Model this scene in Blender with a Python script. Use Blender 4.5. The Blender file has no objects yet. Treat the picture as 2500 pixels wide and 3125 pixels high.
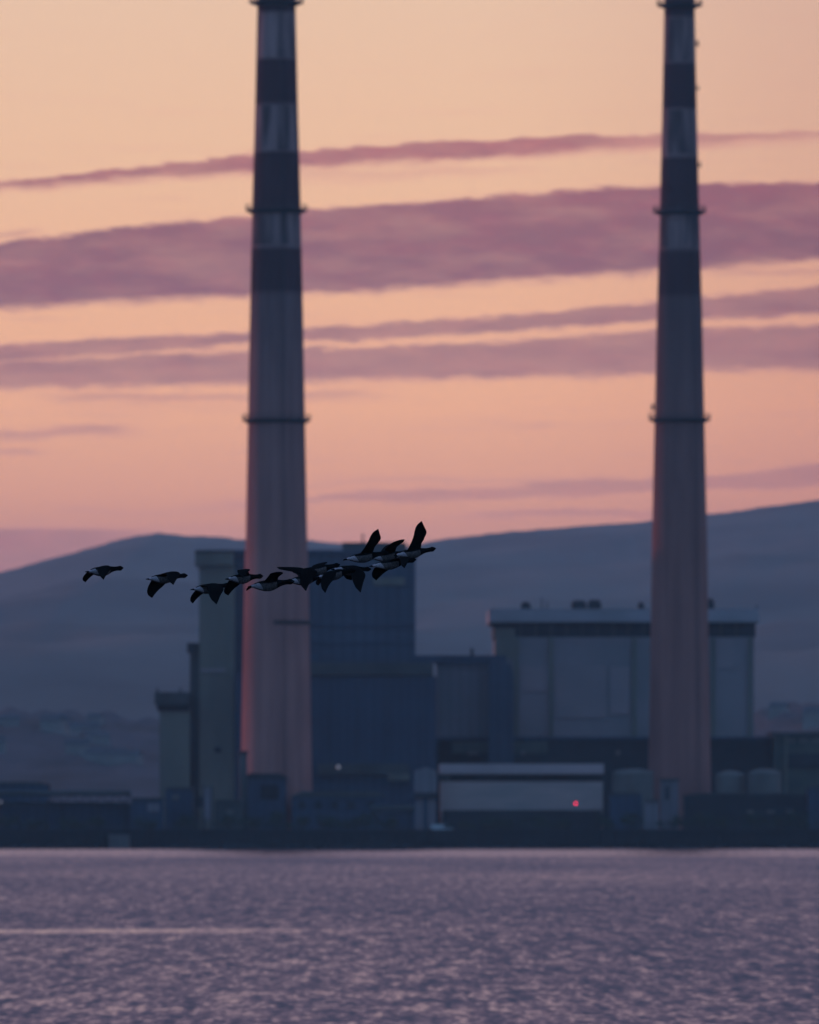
import bpy, bmesh, math, random
from mathutils import Vector, Matrix, noise as mnoise
C = bpy.context.scene.collection
SC = bpy.context.scene
PI = math.pi
FPX = 30600.0          # focal length in pixels of the 2500 x 3125 photograph
CAM_H = 8.0
HOR = 2490.0           # horizon row

# ------------------------------------------------------------------ camera
cam_d = bpy.data.cameras.new('camera')
cam = bpy.data.objects.new('camera', cam_d)
C.objects.link(cam)
cam.location = (0, 0, CAM_H)
cam.rotation_euler = (PI/2, 0, 0)
cam_d.sensor_fit = 'VERTICAL'
cam_d.sensor_height = 36.0
cam_d.lens = 36.0*FPX/3125.0
cam_d.shift_y = (HOR-1562.5)/3125.0
cam_d.clip_start = 1.0
cam_d.clip_end = 60000
cam_d.dof.use_dof = True
cam_d.dof.focus_distance = 150.0
cam_d.dof.aperture_fstop = 3.8
SC.camera = cam
SC.view_settings.view_transform = 'Standard'
SC.view_settings.look = 'None'
SC.view_settings.exposure = 0.0
SC.view_settings.gamma = 1.0
SC.cycles.volume_bounces = 0
SC.cycles.max_bounces = 6

def at(px, py, Y):
    return Vector(((px-1250.0)/FPX*Y, Y, CAM_H+(HOR-py)/FPX*Y))
def lin(r, g, b):
    f = lambda c: ((c/255+0.055)/1.055)**2.4 if c/255 > 0.04045 else c/255/12.92
    return (f(r), f(g), f(b), 1)

# ------------------------------------------------------------------ world: dusk sky with cloud bars
SUN_EL, SUN_AZ = math.radians(2.0), math.radians(56.0)   # sun low, 56 degrees left of the view
W = bpy.data.worlds.new('World'); SC.world = W; W.use_nodes = True
nt = W.node_tree; nt.nodes.clear()
def N(t, **k):
    n = nt.nodes.new(t)
    for a, b in k.items(): setattr(n, a, b)
    return n
def L(a, b): nt.links.new(a, b)
def M(op, a, b=None, c=None, clamp=False):
    n = N('ShaderNodeMath', operation=op, use_clamp=clamp)
    for i, v in enumerate((a, b, c)):
        if v is None: continue
        if isinstance(v, (int, float)): n.inputs[i].default_value = v
        else: L(v, n.inputs[i])
    return n.outputs[0]
def MR(v, a, b, c=0.0, d=1.0, smooth=True):
    n = N('ShaderNodeMapRange', interpolation_type='SMOOTHSTEP' if smooth else 'LINEAR')
    n.clamp = True
    L(v, n.inputs['Value'])
    for s, x in zip(('From Min', 'From Max', 'To Min', 'To Max'), (a, b, c, d)):
        if isinstance(x, (int, float)): n.inputs[s].default_value = x
        else: L(x, n.inputs[s])
    return n.outputs[0]
def mix(f, a, b, bt='MIX'):
    n = N('ShaderNodeMix', data_type='RGBA', blend_type=bt)
    for s, v in ((0, f), (6, a), (7, b)):
        if isinstance(v, (int, float)): n.inputs[s].default_value = v
        elif isinstance(v, tuple): n.inputs[s].default_value = v
        else: L(v, n.inputs[s])
    return n.outputs[2]
tc = N('ShaderNodeTexCoord'); sp = N('ShaderNodeSeparateXYZ'); L(tc.outputs['Generated'], sp.inputs[0])
dx, dy, dz = sp.outputs
yy = M('MAXIMUM', dy, 0.05)
az = M('MULTIPLY', M('DIVIDE', dx, yy), FPX)              # bearing, same unit as the rows below
row = M('SUBTRACT', HOR, M('MULTIPLY', M('DIVIDE', dz, yy), FPX))
u = M('DIVIDE', az, 1250.0)
def skynoise(sx, sy, detail, off):
    cb = N('ShaderNodeCombineXYZ'); L(M('DIVIDE', az, sx), cb.inputs[0]); L(M('DIVIDE', row, sy), cb.inputs[1]); cb.inputs[2].default_value = off
    n = N('ShaderNodeTexNoise'); n.inputs['Scale'].default_value = 1; n.inputs['Detail'].default_value = detail; n.inputs['Roughness'].default_value = 0.6
    L(cb.outputs[0], n.inputs['Vector'])
    return M('SUBTRACT', n.outputs[0], 0.5)
rs = M('ADD', row, M('MULTIPLY', az, 0.05))
n1 = skynoise(520, 110, 2, 3.1)
n2 = skynoise(110, 32, 4, 9.7)
n3 = skynoise(260, 55, 5, 17.3)
wob = M('ADD', M('MULTIPLY', n1, 36), M('MULTIPLY', n2, 40))
n5 = skynoise(70, 11, 5, 44.0)
wob = M('ADD', wob, M('MULTIPLY', n5, 30))
rw = M('ADD', row, wob)
rw2 = M('ADD', row, M('ADD', M('MULTIPLY', n1, 40), M('MULTIPLY', n3, 70)))
def quad(a, b, c):
    return M('MULTIPLY_ADD', M('MULTIPLY_ADD', u, c, b), u, a)
def band(top, bot, st, sb, k, win=None, r=None):
    r = r or rw
    t0, t1 = quad(*top), quad(*bot)
    up = MR(M('SUBTRACT', r, t0), -st*0.9, st*0.9)
    dn = MR(M('SUBTRACT', t1, r), -sb*1.3, sb*1.3)
    v = M('MULTIPLY', M('MULTIPLY', up, dn), k)
    if win:
        x0, x1, f = win
        if x0 is not None: v = M('MULTIPLY', v, MR(az, x0-1250-f, x0-1250+f))
        if x1 is not None: v = M('MULTIPLY', v, MR(az, x1-1250+f, x1-1250-f))
    return v
bands = [
 M('MULTIPLY', band((437,-78,39),(500,-76,4), 8, 20, 0.95), MR(u, 0.2, 1.1, 1.0, 0.6)),
 band((520,-50,0),(548,-60,0), 14, 14, 0.34, (850,1600,150), rw2),
 band((612,-93,33),(880,-70,-12), 11, 16, 1.0),
 band((983,-88,-26),(1028,-76,6), 11, 11, 0.85),
 band((1048,-57,-5),(1162,-31,-4), 13, 16, 0.82),
 band((1190,-12,0),(1216,-18,0), 16, 14, 0.52, (150,1150,150), rw2),
 band((1225,-12,0),(1250,-18,0), 16, 14, 0.20, (150,900,200), rw2),
 band((1290,-15,0),(1322,-15,0), 14, 12, 0.55, (None,400,90), rw2),
 band((1340,-25,0),(1362,-25,0), 10, 10, 0.5, (None,130,60), rw2),
 band((1500,-70,-10),(1531,-40,-5), 12, 10, 0.62, (650,None,200), rw2),
 band((1540,-10,0),(1556,-10,0), 12, 10, 0.4, (200,800,100), rw2),
 band((1462,-20,0),(1484,-20,0), 12, 12, 0.32, (900,1900,200), rw2),
 band((1562,-15,0),(1590,-15,0), 12, 10, 0.55, (1400,2150,150), rw2),
 band((860,-40,0),(880,-40,0), 12, 10, 0.45, (2180,None,100), rw2),
 band((663,-40,0),(685,-40,0), 8, 8, 0.5, (None,110,60), rw2),
 band((1616,4,0),(3000,0,0), 10, 30, 0.80, (None,500,260), M('ADD', row, M('MULTIPLY', n1, 14))),
 band((1600,0,0),(1720,0,0), 24, 30, 0.25, (None,1300,400)),
]
dens = bands[0]
for b in bands[1:]: dens = M('MAXIMUM', dens, b)
dens = M('MULTIPLY', dens, M('MULTIPLY_ADD', n3, 0.45, 0.96), clamp=True)
veil = M('MULTIPLY', MR(skynoise(600, 40, 5, 61.0), 0.02, 0.30), MR(row, 150, 700, 0.10, 0.40))
dens = M('MAXIMUM', dens, veil)
# clear glow by elevation (tangent of the elevation angle, tuned as radiance of a dusk sky)
ramp = N('ShaderNodeValToRGB'); L(M('DIVIDE', M('SUBTRACT', HOR, row), 2600.0, clamp=True), ramp.inputs[0])
def setramp(cr, stops):
    while len(cr.elements) > 1: cr.elements.remove(cr.elements[-1])
    cr.elements[0].position, cr.elements[0].color = stops[0]
    for p, c in stops[1:]:
        e = cr.elements.new(p); e.color = c
SKYK = 1.0
rows = [(2490,(150,114,132)),(1700,(178,130,136)),(1600,(194,140,136)),(1500,(210,153,140)),(1250,(230,168,142)),(900,(235,178,150)),(500,(237,187,160)),(0,(231,190,169))]
def half(c, k=1.0):
    q = lin(*c); return (q[0]*0.5*k, q[1]*0.5*k, q[2]*0.5*k, 1)
gain = {2490:(1.6,1.4,0.98), 1700:(1.6,1.4,0.98), 1600:(1.6,1.41,0.98), 1500:(1.58,1.40,0.98), 1250:(1.56,1.47,1.05), 900:(1.40,1.35,1.05), 500:(1.28,1.28,1.05), 0:(1.25,1.25,1.05)}
def hg(c, g):
    q = lin(*c); return (q[0]*0.5*g[0], q[1]*0.5*g[1], q[2]*0.5*g[2], 1)
setramp(ramp.color_ramp, [((HOR-r)/2600.0, hg(c, gain[r])) for r, c in rows])
clear = ramp.outputs[0]
cloudc = N('ShaderNodeValToRGB'); L(M('DIVIDE', M('SUBTRACT', HOR, row), 2600.0, clamp=True), cloudc.inputs[0])
setramp(cloudc.color_ramp, [(0, hg((137,102,116),(1.2,1.08,0.95))), (0.36, hg((152,107,119),(1.2,1.07,0.95))), (0.55, hg((147,101,113),(1.15,1.03,0.95))), (0.68, hg((148,101,111),(1.2,1.08,0.95))), (0.77, hg((158,105,113),(1.3,1.07,0.95))), (1, hg((158,105,113),(1.3,1.07,0.95)))])
n4 = skynoise(150, 60, 3, 31.0)
clk = cloudc.outputs[0]
cloudv = mix(MR(n4, -0.12, 0.22), cloudc.outputs[0], mix(1.0, cloudc.outputs[0], (1.13,0.98,1.0,1), 'MULTIPLY'))
rim = M('MULTIPLY', M('MULTIPLY', dens, M('SUBTRACT', 1.0, dens)), 0.5)
front = mix(dens, clear, cloudv)
front = mix(rim, front, (0.50,0.24,0.17,1), 'ADD')
front = mix(MR(az, 100, 1500, 0.0, 0.75), front, mix(1.0, front, (0.80,0.70,0.76,1), 'MULTIPLY'))
front = mix(1.0, front, (2,2,2,1), 'MULTIPLY')
# rest of the dome: physical dusk sky plus the fading glow, bluer overhead and behind
sky = N('ShaderNodeTexSky', sky_type='NISHITA'); sky.sun_disc = False
sky.sun_elevation = SUN_EL; sky.sun_rotation = -SUN_AZ; sky.ozone_density = 3.0
nish = mix(1.0, sky.outputs[0], (0.06,0.06,0.06,1), 'MULTIPLY')
updm = N('ShaderNodeValToRGB'); L(M('MAXIMUM', dz, 0.0), updm.inputs[0])
setramp(updm.color_ramp, [(0.0,(0.80,0.52,0.42,1)), (0.09,(0.78,0.52,0.41,1)), (0.2,(0.60,0.375,0.42,1)), (0.4,(0.32,0.225,0.355,1)), (0.7,(0.17,0.26,0.48,1)), (1,(0.15,0.29,0.58,1))])
back = N('ShaderNodeValToRGB'); L(M('MAXIMUM', dz, 0.0), back.inputs[0])
setramp(back.color_ramp, [(0.0,(0.13,0.30,0.52,1)), (0.3,(0.14,0.33,0.64,1)), (1,(0.15,0.33,0.64,1))])
dome = mix(MR(dy, 0.0, 0.95), back.outputs[0], updm.outputs[0])
dome = mix(1.0, dome, nish, 'ADD')
near = M('MULTIPLY', MR(dz, 0.14, 0.085), MR(M('ABSOLUTE', M('DIVIDE', dx, yy)), 0.35, 0.1))
near = M('MULTIPLY', near, MR(dy, 0.3, 0.6))
final = mix(near, dome, front)
bg = N('ShaderNodeBackground'); L(final, bg.inputs[0]); bg.inputs[1].default_value = SKYK
out = N('ShaderNodeOutputWorld'); L(bg.outputs[0], out.inputs[0])

# ------------------------------------------------------------------ sun
sd = bpy.data.lights.new('sun', 'SUN'); sun = bpy.data.objects.new('sun', sd); C.objects.link(sun)
sd.energy = 1.6; sd.angle = math.radians(2.0); sd.color = (1.0, 0.25, 0.16)
sdir = Vector((-math.sin(SUN_AZ)*math.cos(SUN_EL), math.cos(SUN_AZ)*math.cos(SUN_EL), math.sin(SUN_EL)))
sun.rotation_euler = sdir.to_track_quat('Z', 'Y').to_euler()

# ------------------------------------------------------------------ helpers
def tag(o, label=None, cat=None, group=None, kind=None):
    if label: o['label'] = label
    if cat: o['category'] = cat
    if group: o['group'] = group
    if kind: o['kind'] = kind
    return o
def empty(name, loc, label, cat, group=None):
    o = bpy.data.objects.new(name, None); C.objects.link(o); o.location = loc; o.empty_display_size = 1
    return tag(o, label, cat, group)
def mesh_obj(name, verts, faces, mat, parent=None, smooth=False):
    me = bpy.data.meshes.new(name); me.from_pydata([tuple(v) for v in verts], [], faces); me.update()
    if mat: me.materials.append(mat)
    if smooth:
        for p in me.polygons: p.use_smooth = True
    o = bpy.data.objects.new(name, me); C.objects.link(o)
    if parent: o.parent = parent
    return o
class MB:
    """collects shapes in WORLD coordinates; build() makes one mesh relative to the parent's place"""
    def __init__(s): s.v = []; s.f = []
    def add(s, v, f):
        n = len(s.v); s.v += [Vector(p) for p in v]; s.f += [tuple(i+n for i in q) for q in f]; return s
    def box(s, x0, x1, y0, y1, z0, z1):
        return s.add([(x0,y0,z0),(x1,y0,z0),(x1,y1,z0),(x0,y1,z0),(x0,y0,z1),(x1,y0,z1),(x1,y1,z1),(x0,y1,z1)],
                     [(0,3,2,1),(4,5,6,7),(0,1,5,4),(1,2,6,5),(2,3,7,6),(3,0,4,7)])
    def pbox(s, px0, px1, pyt, pyb, Y, depth):
        """box whose front face spans the given bearings and heights at distance Y"""
        a, b = at(px0, pyb, Y), at(px1, pyt, Y)
        return s.box(a.x, b.x, Y, Y+depth, a.z, b.z)
    def ring(s, cx, cy, prof, n=48, a0=0, a1=2*PI):
        closed = abs(a1-a0-2*PI) < 1e-6
        m = n if closed else n+1
        v = []
        for z, r in prof:
            for i in range(m):
                a = a0+(a1-a0)*i/n; v.append((cx+r*math.cos(a), cy+r*math.sin(a), z))
        f = []
        for j in range(len(prof)-1):
            for i in range(n):
                i2 = (i+1) % m
                f.append((j*m+i, j*m+i2, (j+1)*m+i2, (j+1)*m+i))
        return s.add(v, f)
    def tube(s, a, b, r, n=8, r2=None):
        a, b = Vector(a), Vector(b); d = (b-a).normalized(); r2 = r if r2 is None else r2
        x = d.orthogonal().normalized(); y = d.cross(x)
        v = [a+(x*math.cos(2*PI*i/n)+y*math.sin(2*PI*i/n))*r for i in range(n)] + [b+(x*math.cos(2*PI*i/n)+y*math.sin(2*PI*i/n))*r2 for i in range(n)]
        f = [(i,(i+1)%n,n+(i+1)%n,n+i) for i in range(n)] + [tuple(range(n-1,-1,-1)), tuple(range(n,2*n))]
        return s.add(v, f)
    def prism(s, poly, y0, y1):
        """poly: (x,z) outline, extruded in depth"""
        n = len(poly)
        v = [(x,y0,z) for x,z in poly]+[(x,y1,z) for x,z in poly]
        return s.add(v, [tuple(range(n)), tuple(range(2*n-1,n-1,-1))]+[(i,n+i,n+(i+1)%n,(i+1)%n) for i in range(n)])
    def build(s, name, mat, parent=None, smooth=False):
        off = Vector((0,0,0)); p = parent
        while p: off += p.location; p = p.parent
        if parent:
            o = mesh_obj(name, [v-off for v in s.v], s.f, mat, parent, smooth)
        else:
            c = sum(s.v, Vector())/len(s.v); c.z = min(v.z for v in s.v)
            o = mesh_obj(name, [v-c for v in s.v], s.f, mat, None, smooth); o.location = c
        return o

def material(name, col, rough=0.8, col2=None, scale=(0.2,0.2,0.2), ribs=None, metal=0.0, bump=0.0, detail=4, lo=0.35, hi=0.65, emit=None):
    m = bpy.data.materials.new(name); m.use_nodes = True; t = m.node_tree; b = t.nodes['Principled BSDF']
    b.inputs['Roughness'].default_value = rough; b.inputs['Metallic'].default_value = metal
    b.inputs['Specular IOR Level'].default_value = 0.2
    g = t.nodes.new('ShaderNodeNewGeometry'); mp = t.nodes.new('ShaderNodeVectorMath'); mp.operation = 'MULTIPLY'
    mp.inputs[1].default_value = scale; t.links.new(g.outputs['Position'], mp.inputs[0])
    no = t.nodes.new('ShaderNodeTexNoise'); no.inputs['Scale'].default_value = 1; no.inputs['Detail'].default_value = detail
    t.links.new(mp.outputs[0], no.inputs['Vector'])
    cr = t.nodes.new('ShaderNodeValToRGB'); t.links.new(no.outputs[0], cr.inputs[0])
    c2 = col2 or tuple(c*0.7 for c in col)
    setramp(cr.color_ramp, [(lo, (*c2,1)), (hi, (*col,1))])
    last = cr.outputs[0]
    if ribs:
        wv = t.nodes.new('ShaderNodeTexWave'); wv.wave_type = 'BANDS'; wv.bands_direction = ribs[0]
        wv.inputs['Scale'].default_value = ribs[1]; wv.inputs['Distortion'].default_value = 0
        t.links.new(g.outputs['Position'], wv.inputs['Vector'])
        r2 = t.nodes.new('ShaderNodeValToRGB'); t.links.new(wv.outputs[0], r2.inputs[0]); setramp(r2.color_ramp, [(0.0,(ribs[2],)*3+(1,)),(0.15,(1,1,1,1))])
        mx = t.nodes.new('ShaderNodeMix'); mx.data_type = 'RGBA'; mx.blend_type = 'MULTIPLY'; mx.inputs[0].default_value = 1
        t.links.new(last, mx.inputs[6]); t.links.new(r2.outputs[0], mx.inputs[7]); last = mx.outputs[2]
    t.links.new(last, b.inputs['Base Color'])
    if bump:
        bp = t.nodes.new('ShaderNodeBump'); bp.inputs['Strength'].default_value = bump; bp.inputs['Distance'].default_value = 0.5
        t.links.new(no.outputs[0], bp.inputs['Height']); t.links.new(bp.outputs[0], b.inputs['Normal'])
    if emit:
        b.inputs['Emission Color'].default_value = (*emit[0],1); b.inputs['Emission Strength'].default_value = emit[1]
    return m

def chimney_mat(name, stops, seed, lean, zs, tone):
    """concrete shaft with red and white painted hoops; stops = [(z, kind)] going down"""
    m = bpy.data.materials.new(name); m.use_nodes = True; t = m.node_tree; b = t.nodes['Principled BSDF']
    b.inputs['Roughness'].default_value = 0.95; b.inputs['Specular IOR Level'].default_value = 0.05
    nn = t.nodes.new; lk = t.links.new
    g = nn('ShaderNodeNewGeometry'); s = nn('ShaderNodeSeparateXYZ'); lk(g.outputs['Position'], s.inputs[0])
    d = nn('ShaderNodeMath'); d.operation = 'DIVIDE'; lk(s.outputs[2], d.inputs[0]); d.inputs[1].default_value = 230.0
    cols = {'r': (0.075,0.032,0.036,1), 'w': (0.37*tone**0.5,0.215*tone**0.5,0.20*tone**0.5,1), 'c': (0.40*tone,0.17*tone,0.145*tone,1), 'd': (0.20*tone,0.11*tone,0.105*tone,1)}
    cr = nn('ShaderNodeValToRGB'); cr.color_ramp.interpolation = 'LINEAR'; lk(d.outputs[0], cr.inputs[0])
    st = sorted(stops); seq = []
    for i, (z, k) in enumerate(st):
        if i > 1: seq.append((z/230-0.0012, cols[st[i-1][1]]))
        seq.append((z/230+0.0012 if i else 0.0, cols[k]))
        if i == 0: seq.append((zs/230, cols['c'])); seq.append((st[1][0]/230-0.004, cols['d']))
    setramp(cr.color_ramp, seq)
    # soot and rain streaks running down the shaft
    mp = nn('ShaderNodeVectorMath'); mp.operation = 'MULTIPLY'; mp.inputs[1].default_value = (0.55,0.55,0.02); lk(g.outputs['Position'], mp.inputs[0])
    no = nn('ShaderNodeTexNoise'); no.noise_dimensions = '4D'; no.inputs['W'].default_value = seed; no.inputs['Scale'].default_value = 1; no.inputs['Detail'].default_value = 3; lk(mp.outputs[0], no.inputs['Vector'])
    r2 = nn('ShaderNodeValToRGB'); lk(no.outputs[0], r2.inputs[0]); setramp(r2.color_ramp, [(0.36,(0.78,0.78,0.80,1)),(0.62,(1,1,1,1))])
    mx = nn('ShaderNodeMix'); mx.data_type = 'RGBA'; mx.blend_type = 'MULTIPLY'; mx.inputs[0].default_value = 1
    lk(cr.outputs[0], mx.inputs[6]); lk(r2.outputs[0], mx.inputs[7])
    # the white paint is flaking and grimy in tall patches
    mpw = nn('ShaderNodeVectorMath'); mpw.operation = 'MULTIPLY'; mpw.inputs[1].default_value = (0.28,0.28,0.045); lk(g.outputs['Position'], mpw.inputs[0])
    now = nn('ShaderNodeTexNoise'); now.noise_dimensions = '4D'; now.inputs['W'].default_value = seed+5; now.inputs['Scale'].default_value = 1; now.inputs['Detail'].default_value = 2; lk(mpw.outputs[0], now.inputs['Vector'])
    rw_ = nn('ShaderNodeValToRGB'); lk(now.outputs[0], rw_.inputs[0]); setramp(rw_.color_ramp, [(0.42,(0.30,0.32,0.34,1)),(0.62,(1,1,1,1))])
    sw = nn('ShaderNodeSeparateColor'); lk(cr.outputs[0], sw.inputs[0])
    gt = nn('ShaderNodeMath'); gt.operation = 'GREATER_THAN'; gt.inputs[1].default_value = 0.395; gt.inputs[1].default_value = 0.178; lk(sw.outputs[1], gt.inputs[0])
    mw = nn('ShaderNodeMix'); mw.data_type = 'RGBA'; mw.blend_type = 'MULTIPLY'; lk(gt.outputs[0], mw.inputs[0]); lk(mx.outputs[2], mw.inputs[6]); lk(rw_.outputs[0], mw.inputs[7]); mx = mw
    mp2 = nn('ShaderNodeVectorMath'); mp2.operation = 'MULTIPLY'; mp2.inputs[1].default_value = (0.12,0.12,0.05); lk(g.outputs['Position'], mp2.inputs[0])
    no2 = nn('ShaderNodeTexNoise'); no2.inputs['Scale'].default_value = 1; no2.inputs['Detail'].default_value = 5; lk(mp2.outputs[0], no2.inputs['Vector'])
    r3 = nn('ShaderNodeValToRGB'); lk(no2.outputs[0], r3.inputs[0]); setramp(r3.color_ramp, [(0.3,(0.82,0.80,0.82,1)),(0.7,(1.06,1.03,1.03,1))])
    mx2 = nn('ShaderNodeMix'); mx2.data_type = 'RGBA'; mx2.blend_type = 'MULTIPLY'; mx2.inputs[0].default_value = 1
    lk(mx.outputs[2], mx2.inputs[6]); lk(r3.outputs[0], mx2.inputs[7]); lk(mx2.outputs[2], b.inputs['Base Color'])
    return m

MT = dict(
 boiler = material('blue cladding', (0.048,0.070,0.105), 0.7, (0.032,0.048,0.075), (0.05,0.05,0.05), ('X',0.11,0.62)),
 boiler_low = material('dark blue cladding', (0.03,0.052,0.088), 0.6, (0.024,0.04,0.07), (0.06,0.06,0.06), ('X',0.14,0.70)),
 concrete = material('weathered concrete', (0.17,0.155,0.125), 0.9, (0.115,0.11,0.095), (0.15,0.15,0.04)),
 concrete_dark = material('dark concrete', (0.06,0.065,0.065), 0.9, (0.04,0.045,0.045), (0.15,0.15,0.08)),
 mauve = material('grey cladding', (0.20,0.155,0.175), 0.7, (0.145,0.125,0.135), (0.08,0.08,0.05), ('X',0.12,0.75)),
 hall = material('pale hall cladding', (0.26,0.20,0.21), 0.7, (0.19,0.165,0.17), (0.04,0.04,0.06)),
 hall_panel = material('pale warm cladding panel', (0.30,0.215,0.22), 0.7, (0.24,0.185,0.19), (0.06,0.06,0.08)),
 hall_roof = material('light metal roof edge', (0.34,0.28,0.30), 0.6, (0.26,0.23,0.24), (0.1,0.1,0.3)),
 dark = material('dark steel', (0.02,0.024,0.03), 0.7, (0.012,0.016,0.02), (0.3,0.3,0.3)),
 black = material('dark void', (0.008,0.010,0.014), 0.9, (0.006,0.008,0.01), (0.3,0.3,0.3)),
 shed = material('pale shed wall', (0.42,0.27,0.25), 0.7, (0.26,0.20,0.19), (0.05,0.05,0.2)),
 shed_roof = material('pale fascia', (0.42,0.28,0.28), 0.6, (0.34,0.24,0.24), (0.08,0.08,0.2)),
 tank = material('pale tank paint', (0.15,0.125,0.115), 0.8, (0.10,0.09,0.085), (0.15,0.15,0.1)),
 lowgreen = material('dull green block', (0.075,0.085,0.07), 0.85, (0.045,0.055,0.05), (0.15,0.15,0.2)),
 galv = material('painted steel', (0.05,0.05,0.055), 0.6, (0.03,0.03,0.035), (0.5,0.5,0.5)),
 quay = material('wet quay stone', (0.022,0.026,0.03), 0.85, (0.012,0.015,0.018), (0.06,0.3,0.3), bump=0.3),
 landing = material('pinkish concrete', (0.15,0.12,0.12), 0.85, (0.10,0.085,0.085), (0.4,0.4,0.4)),
 ground = material('yard ground', (0.05,0.055,0.055), 0.95, (0.03,0.035,0.035), (0.02,0.02,0.02)),
 white = material('white paint', (0.55,0.53,0.56), 0.4, (0.4,0.4,0.42), (1,1,1)),
 leaf = material('dark foliage', (0.035,0.05,0.03), 0.9, (0.018,0.028,0.02), (0.8,0.8,0.8)),
 trunk = material('bark', (0.06,0.045,0.035), 0.9),
 far_house = material('rendered wall', (0.22,0.19,0.18), 0.85, (0.15,0.14,0.13), (0.1,0.1,0.1)),
 far_roof = material('slate roof', (0.06,0.06,0.07), 0.8),
 redlamp = material('red lamp glass', (0.5,0.02,0.05), 0.4, emit=((1.0,0.015,0.07), 8.0)),
 whitelamp = material('lamp glass', (0.6,0.55,0.5), 0.4, emit=((1.0,0.80,0.85), 0.13)),
 hill = material('moorland and fields', (0.075,0.065,0.06), 0.95, (0.028,0.028,0.028), (0.006,0.0016,0.012), detail=6, lo=0.38, hi=0.62),
 woods = material('wooded suburb', (0.034,0.034,0.045), 0.95, (0.006,0.008,0.012), (0.02,0.006,0.05), detail=6, lo=0.4, hi=0.6),
 far_hill = material('distant heather', (0.05,0.045,0.05), 0.95, (0.035,0.032,0.04), (0.001,0.001,0.004)),
)
GZ = 4.0    # level of the port ground

# ------------------------------------------------------------------ water
def water_material():
    m = bpy.data.materials.new('sea'); m.use_nodes = True; t = m.node_tree; b = t.nodes['Principled BSDF']
    nn = t.nodes.new; lk = t.links.new
    def mt(op, a, c=None, d=None, clamp=False):
        n = nn('ShaderNodeMath'); n.operation = op; n.use_clamp = clamp
        for i, v in enumerate((a, c, d)):
            if v is None: continue
            if isinstance(v, (int, float)): n.inputs[i].default_value = v
            else: lk(v, n.inputs[i])
        return n.outputs[0]
    def mr(v, a, c, d, e):
        n = nn('ShaderNodeMapRange'); n.interpolation_type = 'SMOOTHSTEP'; lk(v, n.inputs[0])
        for i, x in enumerate((a, c, d, e)): n.inputs[1+i].default_value = x
        return n.outputs[0]
    g = nn('ShaderNodeNewGeometry'); s = nn('ShaderNodeSeparateXYZ'); lk(g.outputs['Position'], s.inputs[0])
    def noi(sx, sy, det, off, ro=0.55):
        v = nn('ShaderNodeVectorMath'); v.operation = 'MULTIPLY_ADD'; v.inputs[1].default_value = (sx, sy, 1); v.inputs[2].default_value = (off, off*0.7, off)
        lk(g.outputs['Position'], v.inputs[0])
        n = nn('ShaderNodeTexNoise'); n.inputs['Scale'].default_value = 1; n.inputs['Detail'].default_value = det; n.inputs['Roughness'].default_value = ro
        lk(v.outputs[0], n.inputs['Vector']); return n.outputs[0]
    a = noi(2.5, 0.25, 3, 1.3)          # wavelets
    c = noi(0.7, 0.06, 2, 5.1)         # groups of waves
    e = noi(0.02, 0.004, 2, 9.4)         # cat's paws
    f = noi(3.6, 0.5, 1, 14.0)
    sx = noi(0.9, 0.2, 2, 22.0)
    w = mt('ADD', mt('MULTIPLY', mt('SUBTRACT', a, 0.5), 1.3), mt('MULTIPLY', mt('SUBTRACT', c, 0.5), 0.8))
    w = mt('ADD', w, mt('MULTIPLY', mt('SUBTRACT', e, 0.5), 0.45))
    w = mt('ADD', w, mt('MULTIPLY', mt('SUBTRACT', f, 0.5), 0.5))
    lf = noi(1.0, 0.028, 2, 33.0)
    w = mt('ADD', w, mt('MULTIPLY', mt('SUBTRACT', lf, 0.5), 0.5))
    w = mt('MAXIMUM', mt('MULTIPLY_ADD', w, 0.38, TILT), 0.085)
    # calm water: strip along the shore, and one slick that fades out to the right
    shore = mr(mt('MULTIPLY_ADD', e, 260.0, s.outputs[1]), 1980, 2200, 0, 1)
    sl = mt('SUBTRACT', mt('ABSOLUTE', mt('SUBTRACT', mt('MULTIPLY_ADD', s.outputs[0], -0.25, s.outputs[1]), 702.0)), mt('MULTIPLY', mt('SUBTRACT', c, 0.5), 26.0))
    slick = mt('MULTIPLY', mr(sl, 26, 0, 0, 1), mr(mt('MULTIPLY_ADD', c, 14.0, s.outputs[0]), 10, -12, 0.12, 1))
    calm = mt('MAXIMUM', mt('MULTIPLY', shore, 0.36), mt('MULTIPLY', slick, 0.62))
    w = mt('MULTIPLY', w, mt('SUBTRACT', 1.0, calm))
    w = mt('MAXIMUM', w, 0.035)
    cb = nn('ShaderNodeCombineXYZ'); lk(mt('MULTIPLY', mt('SUBTRACT', sx, 0.5), 1.0), cb.inputs[0]); lk(mt('MULTIPLY', w, -1.0), cb.inputs[1]); cb.inputs[2].default_value = 1
    nv = nn('ShaderNodeVectorMath'); nv.operation = 'NORMALIZE'; lk(cb.outputs[0], nv.inputs[0]); lk(nv.outputs[0], b.inputs['Normal'])
    b.inputs['Base Color'].default_value = (0.010,0.014,0.020,1); b.inputs['Roughness'].default_value = 0.14; b.inputs['IOR'].default_value = 1.33
    return m
TILT = 0.215
MT['sea'] = water_material()
w = mesh_obj('water', [(-9000,-600,0),(9000,-600,0),(9000,2452,0),(-9000,2452,0)], [(0,1,2,3)], MT['sea'])
tag(w, kind='structure')

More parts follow.
